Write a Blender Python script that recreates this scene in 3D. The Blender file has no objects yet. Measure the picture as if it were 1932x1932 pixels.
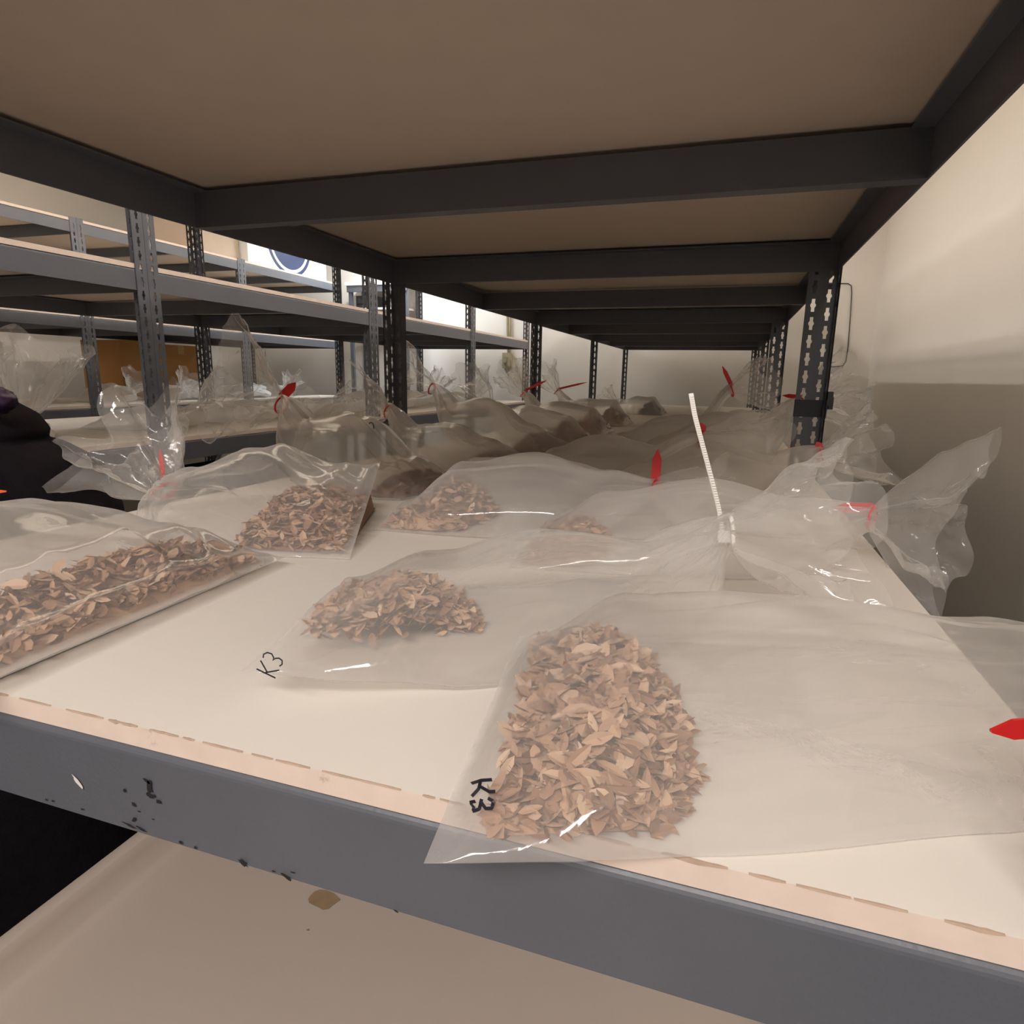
import bpy, math, random
import numpy as np
from mathutils import Vector, Matrix, noise

C = bpy.context.scene.collection
SC = bpy.context.scene

# ------------------------------------------------------------------ camera
F_PX = 1206.668
CAM = np.array([-0.170104, -0.222168, 0.193590])
RIGHT = np.array([0.948289, 0.316936, 0.017289])
DOWN = np.array([0.081883, -0.191645, -0.978043])
FWD = np.array([-0.306663, 0.928883, -0.207687])
cam_d = bpy.data.cameras.new('camera')
cam_d.sensor_fit = 'HORIZONTAL'
cam_d.sensor_width = 36.0
cam_d.lens = F_PX / 1932 * 36.0
cam_d.clip_start = 0.01
cam_d.clip_end = 60
cam = bpy.data.objects.new('camera', cam_d)
C.objects.link(cam)
cam.matrix_world = Matrix((
    (RIGHT[0], -DOWN[0], -FWD[0], CAM[0]),
    (RIGHT[1], -DOWN[1], -FWD[1], CAM[1]),
    (RIGHT[2], -DOWN[2], -FWD[2], CAM[2]),
    (0, 0, 0, 1)))
SC.camera = cam

# ------------------------------------------------------------------ world, lamps, exposure
wd = bpy.data.worlds.new('world')
SC.world = wd
wd.use_nodes = True
wd.node_tree.nodes['Background'].inputs[0].default_value = (0.9, 0.85, 0.8, 1)
wd.node_tree.nodes['Background'].inputs[1].default_value = 0.0


def area(name, loc, rot, sx, sy, watts, col):
    l = bpy.data.lights.new(name, 'AREA')
    l.shape = 'RECTANGLE'
    l.size, l.size_y = sx, sy
    l.energy = watts
    l.color = col
    o = bpy.data.objects.new(name, l)
    o.location = loc
    o.rotation_euler = rot
    C.objects.link(o)
    return o


R = math.radians
# a row of low tubes above the near rack, a lamp over the front aisle, cool lamps at the back
area('ceiling_lamp_rack', (-0.45, 2.3, 1.24), (0, 0, 0), 0.06, 4.0, 31, (1.0, 0.91, 0.83))
area('ceiling_lamp_front', (-0.30, -1.08, 1.02), (R(46), 0, 0), 1.1, 0.12, 24.5, (1.0, 0.92, 0.872))
area('ceiling_lamp_back', (-2.60, 4.25, 1.38), (0, 0, 0), 0.25, 0.5, 25, (0.90, 0.96, 1.0))
area('ceiling_lamp_middle_aisle', (-1.20, 4.15, 1.42), (0, 0, 0), 0.15, 0.5, 5, (0.96, 0.97, 0.95))
area('fill_lamp_middle_rack', (-2.05, 1.9, 1.18), (0, 0, 0), 0.06, 3.4, 46, (1.0, 0.91, 0.83))  # added fill, brightens the bags on the near rack's left side
area('fill_lamp_far_left', (-3.7, 1.2, 1.50), (0, 0, 0), 0.2, 1.2, 24, (1.0, 0.93, 0.88))  # added fill, lifts the left wall and the far left top shelf

SC.view_settings.view_transform = 'Standard'
SC.view_settings.look = 'None'
SC.view_settings.exposure = 0.0
SC.view_settings.gamma = 1.0
SC.cycles.transparent_max_bounces = 48
SC.cycles.max_bounces = 14
SC.cycles.diffuse_bounces = 7
SC.cycles.glossy_bounces = 3
SC.cycles.transmission_bounces = 6
SC.cycles.caustics_reflective = False
SC.cycles.caustics_refractive = False
SC.cycles.sample_clamp_indirect = 4.0

rng = np.random.default_rng(7)
random.seed(7)


def at(px, py, X=None, Y=None, Z=None, D=None):
    """point of the place seen at a pixel of the photo, on a plane x=X, y=Y, z=Z or at depth D"""
    d = RIGHT * ((px - 966) / F_PX) + DOWN * ((py - 966) / F_PX) + FWD
    if D is not None:
        return CAM + d * D
    for i, v in enumerate((X, Y, Z)):
        if v is not None:
            return CAM + d * ((v - CAM[i]) / d[i])


def depth_of(p):
    return float(np.dot(np.array(p) - CAM, FWD))


# ------------------------------------------------------------------ mesh helper
class MB:
    def __init__(self):
        self.v, self.f, self.n = [], [], 0

    def add(self, verts, faces):
        verts = np.asarray(verts, dtype=float).reshape(-1, 3)
        self.v.append(verts)
        for fc in faces:
            self.f.append(tuple(i + self.n for i in fc))
        self.n += len(verts)

    def box(self, a, b):
        x0, y0, z0 = a
        x1, y1, z1 = b
        v = [(x0, y0, z0), (x1, y0, z0), (x1, y1, z0), (x0, y1, z0),
             (x0, y0, z1), (x1, y0, z1), (x1, y1, z1), (x0, y1, z1)]
        self.add(v, [(0, 3, 2, 1), (4, 5, 6, 7), (0, 1, 5, 4), (1, 2, 6, 5), (2, 3, 7, 6), (3, 0, 4, 7)])

    def extrude(self, prof, axis_o, axis_d, ex, ey):
        """closed 2D profile swept along axis_d"""
        n = len(prof)
        o = np.array(axis_o, float)
        d = np.array(axis_d, float)
        ex = np.array(ex, float)
        ey = np.array(ey, float)
        a = np.array([o + ex * p[0] + ey * p[1] for p in prof])
        self.add(np.vstack([a, a + d]),
                 [(i, (i + 1) % n, n + (i + 1) % n, n + i) for i in range(n)] +
                 [tuple(range(n - 1, -1, -1)), tuple(range(n, 2 * n))])

    def tube(self, pts, r, n=8, caps=True):
        pts = np.array(pts, float)
        m = len(pts)
        rr = np.full(m, r) if np.isscalar(r) else np.array(r)
        t = np.gradient(pts, axis=0)
        t /= np.linalg.norm(t, axis=1)[:, None] + 1e-12
        up = np.array([0.13, 0.27, 0.95])
        vs = []
        for i in range(m):
            a = np.cross(t[i], up)
            a /= np.linalg.norm(a) + 1e-12
            b = np.cross(t[i], a)
            for k in range(n):
                w = 2 * math.pi * k / n
                vs.append(pts[i] + rr[i] * (a * math.cos(w) + b * math.sin(w)))
        fs = [(i * n + k, i * n + (k + 1) % n, (i + 1) * n + (k + 1) % n, (i + 1) * n + k)
              for i in range(m - 1) for k in range(n)]
        if caps:
            fs += [tuple(range(n - 1, -1, -1)), tuple(range((m - 1) * n, m * n))]
        self.add(vs, fs)

    def grid(self, P, wrap_v=False):
        """P[u,v,3] grid of points"""
        nu, nv = P.shape[:2]
        fs = []
        for i in range(nu - 1):
            for j in range(nv if wrap_v else nv - 1):
                k = (j + 1) % nv
                fs.append((i * nv + j, i * nv + k, (i + 1) * nv + k, (i + 1) * nv + j))
        self.add(P.reshape(-1, 3), fs)

    def mesh(self, name, mat, smooth=False):
        me = bpy.data.meshes.new(name)
        me.from_pydata(np.vstack(self.v).tolist(), [], self.f)
        me.materials.append(mat)
        if smooth:
            me.polygons.foreach_set('use_smooth', [True] * len(me.polygons))
        me.update()
        return me

    def build(self, name, mat, parent=None, smooth=False, origin=None):
        if origin is not None:
            self.v = [a - np.array(origin) for a in self.v]
        o = bpy.data.objects.new(name, self.mesh(name, mat, smooth))
        C.objects.link(o)
        if parent is not None:
            o.parent = parent
        elif origin is not None:
            o.location = origin
        return o


def empty(name, loc=(0, 0, 0)):
    o = bpy.data.objects.new(name, None)
    o.empty_display_size = 0.05
    o.location = loc
    C.objects.link(o)
    return o


def tag(o, label=None, cat=None, group=None, kind=None):
    for k, v in (('label', label), ('category', cat), ('group', group), ('kind', kind)):
        if v:
            o[k] = v
    return o


def part(name, me, parent, loc=(0, 0, 0), rz=0.0):
    o = bpy.data.objects.new(name, me)
    o.location = loc
    o.rotation_euler = (0, 0, rz)
    o.parent = parent
    C.objects.link(o)
    return o


# ------------------------------------------------------------------ materials
def new_mat(name):
    m = bpy.data.materials.new(name)
    m.use_nodes = True
    nt = m.node_tree
    nt.nodes.clear()
    out = nt.nodes.new('ShaderNodeOutputMaterial')
    return m, nt, out


def nd(nt, typ, **kw):
    n = nt.nodes.new(typ)
    for k, v in kw.items():
        setattr(n, k, v)
    return n


def paint(name, col, rough=0.5, var=0.08, scale=30.0, bump=0.0, bscale=200.0, metal=0.0, spec=0.5, stain=None, stain_scale=4.0):
    m, nt, out = new_mat(name)
    b = nd(nt, 'ShaderNodeBsdfPrincipled')
    b.inputs['Roughness'].default_value = rough
    b.inputs['Metallic'].default_value = metal
    b.inputs['Specular IOR Level'].default_value = spec
    tc = nd(nt, 'ShaderNodeTexCoord')
    nz = nd(nt, 'ShaderNodeTexNoise')
    nz.inputs['Scale'].default_value = scale
    nz.inputs['Detail'].default_value = 5
    nt.links.new(tc.outputs['Object'], nz.inputs['Vector'])
    mx = nd(nt, 'ShaderNodeMix', data_type='RGBA')
    mx.inputs['A'].default_value = tuple(c * (1 - var) for c in col) + (1,)
    mx.inputs['B'].default_value = tuple(min(1, c * (1 + var)) for c in col) + (1,)
    nt.links.new(nz.outputs['Fac'], mx.inputs['Factor'])
    src = mx.outputs['Result']
    if stain:
        n2 = nd(nt, 'ShaderNodeTexNoise')
        n2.inputs['Scale'].default_value = stain_scale
        n2.inputs['Detail'].default_value = 8
        n2.inputs['Roughness'].default_value = 0.7
        nt.links.new(tc.outputs['Object'], n2.inputs['Vector'])
        rp = nd(nt, 'ShaderNodeValToRGB')
        rp.color_ramp.elements[0].position = stain[1]
        rp.color_ramp.elements[1].position = stain[2]
        nt.links.new(n2.outputs['Fac'], rp.inputs['Fac'])
        m2 = nd(nt, 'ShaderNodeMix', data_type='RGBA')
        nt.links.new(rp.outputs['Color'], m2.inputs['Factor'])
        nt.links.new(src, m2.inputs['A'])
        m2.inputs['B'].default_value = tuple(stain[0]) + (1,)
        src = m2.outputs['Result']
    nt.links.new(src, b.inputs['Base Color'])
    if bump:
        n3 = nd(nt, 'ShaderNodeTexNoise')
        n3.inputs['Scale'].default_value = bscale
        n3.inputs['Detail'].default_value = 3
        nt.links.new(tc.outputs['Object'], n3.inputs['Vector'])
        bp = nd(nt, 'ShaderNodeBump')
        bp.inputs['Strength'].default_value = bump
        bp.inputs['Distance'].default_value = 0.002
        nt.links.new(n3.outputs['Fac'], bp.inputs['Height'])
        nt.links.new(bp.outputs['Normal'], b.inputs['Normal'])
    nt.links.new(b.outputs[0], out.inputs[0])
    return m


def film(name, haze0=0.22, haze1=0.42, tint=(0.985, 0.97, 0.95), rough=0.075, bump=0.16, bscale=22.0):
    m, nt, out = new_mat(name)
    tc = nd(nt, 'ShaderNodeTexCoord')
    nz = nd(nt, 'ShaderNodeTexNoise')
    nz.inputs['Scale'].default_value = bscale
    nz.inputs['Detail'].default_value = 4
    nz.inputs['Distortion'].default_value = 0.8
    nt.links.new(tc.outputs['Object'], nz.inputs['Vector'])
    bp = nd(nt, 'ShaderNodeBump')
    bp.inputs['Strength'].default_value = bump
    bp.inputs['Distance'].default_value = 0.006
    nt.links.new(nz.outputs['Fac'], bp.inputs['Height'])
    tr = nd(nt, 'ShaderNodeBsdfTransparent')
    tr.inputs[0].default_value = (0.995, 0.992, 0.988, 1)
    df = nd(nt, 'ShaderNodeBsdfDiffuse')
    df.inputs[0].default_value = tint + (1,)
    tl = nd(nt, 'ShaderNodeBsdfTranslucent')
    tl.inputs[0].default_value = tint + (1,)
    hz = nd(nt, 'ShaderNodeMixShader')
    hz.inputs[0].default_value = 0.5
    nt.links.new(df.outputs[0], hz.inputs[1])
    nt.links.new(tl.outputs[0], hz.inputs[2])
    lw = nd(nt, 'ShaderNodeLayerWeight')
    lw.inputs['Blend'].default_value = 0.45
    pw = nd(nt, 'ShaderNodeMath', operation='POWER')
    nt.links.new(lw.outputs['Facing'], pw.inputs[0])
    pw.inputs[1].default_value = 2.0
    mu = nd(nt, 'ShaderNodeMath', operation='MULTIPLY_ADD')
    nt.links.new(pw.outputs[0], mu.inputs[0])
    mu.inputs[1].default_value = haze1
    mu.inputs[2].default_value = haze0
    m1 = nd(nt, 'ShaderNodeMixShader')
    nt.links.new(mu.outputs[0], m1.inputs[0])
    nt.links.new(tr.outputs[0], m1.inputs[1])
    nt.links.new(hz.outputs[0], m1.inputs[2])
    gl = nd(nt, 'ShaderNodeBsdfGlossy')
    gl.inputs['Roughness'].default_value = rough
    nt.links.new(bp.outputs['Normal'], gl.inputs['Normal'])
    fr = nd(nt, 'ShaderNodeLayerWeight')
    fr.inputs['Blend'].default_value = 0.12
    nt.links.new(bp.outputs['Normal'], fr.inputs['Normal'])
    f2 = nd(nt, 'ShaderNodeMath', operation='MULTIPLY_ADD')
    nt.links.new(fr.outputs['Fresnel'], f2.inputs[0])
    f2.inputs[1].default_value = 0.22
    f2.inputs[2].default_value = 0.035
    m2 = nd(nt, 'ShaderNodeMixShader')
    nt.links.new(f2.outputs[0], m2.inputs[0])
    nt.links.new(m1.outputs[0], m2.inputs[1])
    nt.links.new(gl.outputs[0], m2.inputs[2])
    nt.links.new(m2.outputs[0], out.inputs[0])
    return m


def flake_mat(name, stops):
    m, nt, out = new_mat(name)
    b = nd(nt, 'ShaderNodeBsdfPrincipled')
    b.inputs['Roughness'].default_value = 0.55
    g = nd(nt, 'ShaderNodeNewGeometry')
    rp = nd(nt, 'ShaderNodeValToRGB')
    cr = rp.color_ramp
    while len(cr.elements) < len(stops):
        cr.elements.new(0.5)
    for e, (p, c) in zip(cr.elements, stops):
        e.position = p
        e.color = tuple(c) + (1,)
    nt.links.new(g.outputs['Random Per Island'], rp.inputs['Fac'])
    nt.links.new(rp.outputs['Color'], b.inputs['Base Color'])
    nt.links.new(b.outputs[0], out.inputs[0])
    return m


M = dict(
    steel=paint('grey_painted_steel', (0.106, 0.113, 0.133), 0.42, 0.10, 18, 0.10, 300),
    board=paint('white_board', (0.80, 0.755, 0.685), 0.55, 0.03, 9, 0.06, 120, stain=((0.62, 0.52, 0.40), 0.66, 0.80), stain_scale=5),
    edge=paint('board_edge_strip', (0.76, 0.63, 0.54), 0.6, 0.10, 60, 0.15, 90, stain=((0.45, 0.33, 0.24), 0.64, 0.74), stain_scale=40),
    under=paint('brown_underside', (0.60, 0.50, 0.41), 0.7, 0.05, 25, 0.06, 120),  # underside face, darker and browner than the top
    seam=paint('dark_seam', (0.42, 0.31, 0.23), 0.8, 0.3, 80),
    chip=paint('bare_dark_chip', (0.012, 0.012, 0.014), 0.6, 0.3, 90),
    scratch=paint('bare_bright_scratch', (0.75, 0.72, 0.70), 0.4, 0.1, 90),
    wall=paint('cream_wall_paint', (0.80, 0.76, 0.705), 0.75, 0.03, 3, 0.10, 60),
    ceil=paint('ceiling_paint', (0.80, 0.77, 0.72), 0.8, 0.03, 3),
    floor=paint('dark_floor', (0.035, 0.03, 0.027), 0.6, 0.2, 6),
    tray=paint('cream_plastic', (0.49, 0.42, 0.36), 0.5, 0.03, 12, 0.05, 160),
    spot=paint('brown_stain', (0.30, 0.21, 0.12), 0.7, 0.25, 70),
    film=film('clear_film'),
    film_tail=film('clear_film_ruffle', 0.20, 0.34, rough=0.09, bump=0.35, bscale=36),
    film_mid=film('clear_film_mid', 0.30, 0.40),
    film_far=film('clear_film_far', 0.36, 0.40, rough=0.12, bump=0.4, bscale=30),
    red=paint('red_plastic', (0.62, 0.02, 0.02), 0.35, 0.05, 30),
    orange=paint('orange_plastic', (0.75, 0.12, 0.04), 0.35, 0.05, 30),
    whitetie=paint('white_nylon', (0.82, 0.80, 0.76), 0.4, 0.03, 30),
    ink=paint('black_ink', (0.012, 0.010, 0.018), 0.5, 0.1, 30),
    flake=flake_mat('tan_flake', [(0.0, (0.20, 0.105, 0.065)), (0.25, (0.38, 0.215, 0.13)), (0.65, (0.53, 0.33, 0.205)), (1.0, (0.68, 0.49, 0.34))]),
    flake_dk=flake_mat('brown_flake', [(0.0, (0.22, 0.11, 0.06)), (0.5, (0.34, 0.18, 0.10)), (1.0, (0.48, 0.29, 0.18))]),
    flake_gn=flake_mat('dark_green_flake', [(0.0, (0.03, 0.035, 0.02)), (1.0, (0.09, 0.09, 0.05))]),
    card=paint('brown_cardboard', (0.52, 0.27, 0.09), 0.8, 0.06, 8, 0.1, 60),
    card_gy=paint('greyish_cardboard', (0.46, 0.37, 0.29), 0.8, 0.06, 8, 0.1, 60),
    tape=paint('pale_tape', (0.62, 0.38, 0.16), 0.4, 0.05, 30),
    white=paint('white_card', (0.86, 0.87, 0.88), 0.5, 0.02, 8),
    blue=paint('blue_print', (0.006, 0.018, 0.085), 0.5, 0.05, 12),
    black=paint('black_cloth', (0.012, 0.010, 0.013), 0.9, 0.4, 60, 0.5, 260, spec=0.1),
    purple=paint('purple_cloth', (0.035, 0.012, 0.055), 0.3, 0.3, 40),
    blackp=paint('black_plastic', (0.02, 0.02, 0.022), 0.5, 0.2, 30),
    bluetape=paint('dark_blue_tape', (0.022, 0.025, 0.042), 0.3, 0.15, 40),
    beige=paint('beige_plastic', (0.42, 0.38, 0.25), 0.5, 0.05, 30),
    wire=paint('dark_wire', (0.05, 0.045, 0.045), 0.5, 0.1, 30),
    paper=paint('white_paper', (0.82, 0.84, 0.88), 0.6, 0.03, 30),
)

# ------------------------------------------------------------------ room
X0, X1, Y0, Y1, Z0, Z1 = -4.7, 0.72, -2.6, 4.75, -0.95, 1.60


def struct(name, a, b, mat):
    m = MB()
    m.box(a, b)
    o = m.build(name, mat)
    o['kind'] = 'structure'
    return o


struct('floor', (X0 - .1, Y0 - .1, Z0 - .1), (X1 + .1, Y1 + .1, Z0), M['floor'])
struct('ceiling', (X0 - .1, Y0 - .1, Z1), (X1 + .1, Y1 + .1, Z1 + .1), M['ceil'])
struct('wall_back', (X0 - .1, Y1, Z0), (X1 + .1, Y1 + .1, Z1), M['wall'])
struct('wall_front', (X0 - .1, Y0 - .1, Z0), (X1 + .1, Y0, Z1), M['wall'])
struct('wall_left', (X0 - .1, Y0, Z0), (X0, Y1, Z1), M['wall'])
struct('wall_right', (X1, Y0, Z0), (X1 + .1, Y1, Z1), M['wall'])

# ------------------------------------------------------------------ shelving racks
W, L = 0.90, 1.113           # bay depth (x) and length (y)
LV = 0.4403                  # shelf spacing
BH = 0.0513                  # beam height
BT = 0.0125                  # board thickness above the beam tops
TOP = 2 * LV + 0.018


def hole_profile(angs, hw, hh):
    """keyhole: tall slot with a wider round middle"""
    out = []
    for a in angs:
        c, s = math.cos(a), math.sin(a)
        # slot (half width .55 hw, half height hh) union disc radius hw
        sl = 1e9
        if abs(c) > 1e-6:
            sl = min(sl, 0.58 * hw / abs(c))
        if abs(s) > 1e-6:
            sl = min(sl, hh / abs(s))
        out.append((max(sl, hw * 0.98) * c, max(sl, hw * 0.98) * s))
    return out


def perf_plate(mb, o, ux, uz, nrm, width, z0, z1, cols, pitch, hw, hh, thick=0.0018):
    """flange with columns of keyholes, staggered from column to column"""
    o, ux, uz, nrm = (np.array(q, float) for q in (o, ux, uz, nrm))
    cw = width / cols
    for c in range(cols):
        ca = (c + 0.5) * cw
        off = 0.5 * pitch * (c % 2)
        zz = z0 + off
        if off:
            corners = [(c * cw, z0), ((c + 1) * cw, z0), ((c + 1) * cw, zz), (c * cw, zz)]
            for s in (0, 1):
                pts = [o + ux * a + uz * b - nrm * thick * s for a, b in corners]
                mb.add(pts, [(0, 1, 2, 3) if s == 0 else (3, 2, 1, 0)])
        while zz + pitch <= z1 + 1e-6:
            zc = zz + pitch / 2
            t = math.atan2(pitch / 2, cw / 2)
            th = math.atan2(hh, 0.58 * hw)
            t2 = math.atan2(math.sqrt(max(0.0, 1 - .58 ** 2)), .58)
            angs = sorted(set([0, math.pi / 2, math.pi, 3 * math.pi / 2] +
                              [q for a in (t, th, t2, 0.35) for q in (a, math.pi - a, math.pi + a, 2 * math.pi - a)]))
            hp = hole_profile(angs, hw, hh)
            op = []
            for a in angs:
                cc, ss = math.cos(a), math.sin(a)
                k = min(cw / 2 / abs(cc) if abs(cc) > 1e-9 else 1e9, pitch / 2 / abs(ss) if abs(ss) > 1e-9 else 1e9)
                op.append((k * cc, k * ss))
            n = len(angs)
            pts = []
            for s in (0, 1):
                for a, b in op + hp:
                    pts.append(o + ux * (ca + a) + uz * (zc + b) - nrm * thick * s)
            fs = []
            for i in range(n):
                j = (i + 1) % n
                fs.append((i, j, n + j, n + i))
                fs.append((2 * n + i, 3 * n + i, 3 * n + j, 2 * n + j))
                fs.append((n + i, n + j, 3 * n + j, 3 * n + i))
            mb.add(pts, fs)
            zz += pitch
        if zz < z1 - 1e-6:
            corners = [(c * cw, zz), ((c + 1) * cw, zz), ((c + 1) * cw, z1), (c * cw, z1)]
            for s in (0, 1):
                pts = [o + ux * a + uz * b - nrm * thick * s for a, b in corners]
                mb.add(pts, [(0, 1, 2, 3) if s == 0 else (3, 2, 1, 0)])


def post_mesh(sx, sy, wx, cx, wy, cy):
    """L post with its outer corner at the origin, flanges toward +sx and +sy"""
    m = MB()
    perf_plate(m, (0, 0, 0), (sx, 0, 0), (0, 0, 1), (0, -sy, 0), wx, Z0, TOP, cx, 0.032, 0.0052, 0.0115)
    perf_plate(m, (0, 0, 0), (0, sy, 0), (0, 0, 1), (-sx, 0, 0), wy, Z0, TOP, cy, 0.032, 0.0052, 0.0115)
    return m.mesh('post', M['steel'])


POST = {('l', 'f'): post_mesh(1, 1, .030, 1, .046, 2), ('l', 'b'): post_mesh(1, -1, .030, 1, .046, 2),
        ('r', 'f'): post_mesh(-1, 1, .050, 2, .034, 1), ('r', 'b'): post_mesh(-1, -1, .050, 2, .034, 1)}

# long beam along Y (at x=0, body toward -x): web, rolled top, ledge the board sits on
r = 0.005
zprof = [(0, -BH)] + [(-r + r * math.cos(a), -r + r * math.sin(a)) for a in np.linspace(0, math.pi / 2, 6)] + \
        [(-.009, 0.0), (-.009, -.004), (-.022, -.004), (-.022, -.006), (-.0025, -.006), (-.0025, -BH)]
m = MB()
m.extrude([(-a, b) for a, b in zprof][::-1], (0, 0.0, 0), (0, L, 0), (1, 0, 0), (0, 0, 1))
BEAM_L = m.mesh('beam', M['steel'], False)
m = MB()
m.extrude(zprof, (0, 0.0, 0), (0, L, 0), (1, 0, 0), (0, 0, 1))
BEAM_R = m.mesh('beam', M['steel'], False)
m = MB()
m.extrude(zprof[::-1], (0.004, 0, 0), (W - .008, 0, 0), (0, -1, 0), (0, 0, 1))
# front cross beam: face toward -y
BEAM_F = m.mesh('cross_beam', M['steel'], False)
m = MB()
m.extrude(zprof, (0.004, 0, 0), (W - .008, 0, 0), (0, 1, 0), (0, 0, 1))
BEAM_B = m.mesh('cross_beam', M['steel'], False)
m = MB()
cprof = [(-.011, -.0045), (.011, -.0045), (.011, -.0065), (-.008, -.0065), (-.008, -BH + .0025), (.011, -BH + .0025), (.011, -BH), (-.011, -BH)]
m.extrude(cprof, (0.004, 0, 0), (W - .008, 0, 0), (0, 1, 0), (0, 0, 1))
BRACE = m.mesh('centre_brace', M['steel'], False)
m = MB()
m.box((.0030, .0030, .0007), (W - .0030, L - .0030, BT))
BOARD = m.mesh('shelf_board', M['board'])
BOARD.materials.append(M['under'])
BOARD.materials.append(M['edge'])
for p in BOARD.polygons:
    p.material_index = 1 if p.normal.z < -.5 else (0 if p.normal.z > .5 else 2)


def rack(x_right, y0, label, levels=(0, 1, 2)):
    root = empty('shelving_rack', (x_right - W, y0, Z0))
    tag(root, label, 'shelving rack', 'grey steel shelving bays')
    z = -Z0
    for sx, x in (('l', 0.0), ('r', W)):
        for sy, y in (('f', 0.0), ('b', L)):
            part('post', POST[(sx, sy)], root, (x, y + (.0005 if sy == 'f' else -.0005), z))
    kids = {}
    for k in levels:
        zz = z + k * LV
        kids[k] = [part('beam', BEAM_L, root, (.0019, 0, zz)), part('beam', BEAM_R, root, (W - .0019, 0, zz)),
                   part('cross_beam', BEAM_F, root, (0, .0022, zz)), part('cross_beam', BEAM_B, root, (0, L - .0022, zz)),
                   part('centre_brace', BRACE, root, (0, L / 2, zz)), part('shelf_board', BOARD, root, (0, 0, zz))]
    return root, kids


names_A = ['nearest bay of the right-hand grey shelving, its white board filling the foreground',
           'second bay of the right-hand grey shelving, behind the nearest perforated posts',
           'third bay back in the right-hand row of grey shelving',
           'farthest bay of the right-hand row of grey shelving, by the back wall']
names_B = ['nearest bay of the middle grey shelving, at the left edge before the double post',
           'second bay of the middle grey shelving, just behind the front double post',
           'third bay of the middle grey shelving row, seen past the dark right-hand post',
           'farthest bay of the middle grey shelving row, ending before the wall socket']
names_C = [None, 'left-hand pale lit shelving bay nearest the left edge of the view',
           'pale lit shelving bay in front of the brown cardboard boxes',
           'pale lit shelving bay that carries the white carton with a blue disc']
RA, KA = {}, {}
for i in range(4):
    RA[i], KA[i] = rack(0.0, i * L, names_A[i])
for i in range(4):
    rack(-1.60, i * L, names_B[i], (-1, 0, 1, 2))
for i in range(1, 4):
    rack(-3.20, i * L, names_C[i])

# crumbled laminate along the front top edge of the near board
front_board = KA[0][0][5]
m = MB()
x = .012
while x < W - .02:
    ln = random.uniform(.004, .030)
    n = 7
    up_ = [(x + ln * i / n, .0030, BT + .0002) for i in range(n + 1)]
    w1 = random.choice((.0003, .0004, .0006, .0011))
    lo = [(x + ln * i / n, .0026, BT - w1 * math.sin(math.pi * i / n) * random.uniform(.4, 1.2) - .0001) for i in range(n + 1)]
    bk = [(x + ln * i / n, .0034 + w1 * .8 * math.sin(math.pi * i / n) * random.uniform(.2, 1), BT + .0003) for i in range(n + 1)]
    m.add(lo + up_ + bk, [(i, i + 1, n + 2 + i, n + 1 + i) for i in range(n)] + [(n + 1 + i, n + 2 + i, 2 * n + 3 + i, 2 * n + 2 + i) for i in range(n)])
    x += ln * random.uniform(.95, 1.7)
m.build('chipped_edge', M['seam'], front_board)

front_beam = KA[0][0][2]


def blob(mb, cx, cz, w, h, y, n=11, seed=0, tilt=0.0):
    rr = random.Random(seed)
    pts = []
    for k in range(n):
        a = 2 * math.pi * k / n
        q = rr.uniform(.55, 1.15)
        px_, pz_ = w * q * math.cos(a), h * q * math.sin(a)
        pts.append((cx + px_ * math.cos(tilt) - pz_ * math.sin(tilt), y, cz + px_ * math.sin(tilt) + pz_ * math.cos(tilt)))
    mb.add(pts, [tuple(range(n))])


def front_px(px, py):
    p = at(px, py, Y=-.0002)
    return p[0] + W, p[2]


m = MB()
for i, (px, py, w, h, t) in enumerate([
        (271, 1476, .0026, .0012, -.4), (277, 1488, .0020, .0050, .0), (279, 1504, .0030, .0019, 0), (294, 1516, .0022, .0014, 0),
        (230, 1494, .0010, .0016, 0), (247, 1521, .0016, .0010, -.6), (257, 1534, .0010, .0006, 0), (248, 1550, .0028, .0013, .9),
        (284, 1549, .0010, .0005, 0), (240, 1561, .0060, .0009, -.2), (262, 1568, .0040, .0010, -.25), (82, 1512, .0008, .0008, 0), (94, 1514, .0009, .0008, 0),
        (336, 1593, .0018, .0010, -.5), (364, 1603, .0010, .0010, 0), (455, 1632, .0034, .0016, -.5), (512, 1648, .0012, .0007, 0),
        (536, 1659, .0036, .0012, -.4), (548, 1650, .0016, .0006, 0), (744, 1724, .0016, .0006, -.3), (150, 1530, .0010, .0006, 0)]):
    x, z = front_px(px, py)
    blob(m, x, z, w, h, -.0009, seed=i, tilt=t)
# dark gap where the board meets the beam
ch = m.build('paint_chips', M['chip'], front_beam)
ch['label'] = 'black paint chips'
m = MB()
x, z = front_px(141, 1478)
blob(m, x, z, .0052, .0013, -.0009, seed=5, tilt=-.75)
m.build('scratch', M['scratch'], front_beam)

# tape band and clip on the near right post
near_post = [c for c in RA[0].children if c.name.startswith('post')][3]
m = MB()
zz0, zz1 = .128, .160
m.box((-.0515, -.0019, zz0), (.0012, .0012, zz1))
m.box((-.0005, -.0352, zz0), (.0014, .001, zz1))
tb = m.build('tape_band', M['bluetape'], near_post)
tb['label'] = 'dark blue tape band'
m = MB()
m.box((.001, -.03, .150), (.010, -.012, .176))
m.box((.004, -.026, .144), (.012, -.016, .166))
m.build('clip', M['blackp'], near_post)

# ------------------------------------------------------------------ cart with a rimmed tray under the front edge
cart = empty('utility_cart', (-.4075, -.11, Z0))
tag(cart, 'cream rimmed tray cart pushed under the grey front beam, at the bottom of the view', 'cart')
TX0, TX1, TY0, TY1, TZ = -.745, -.070, -.45, .400, -.300


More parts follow.
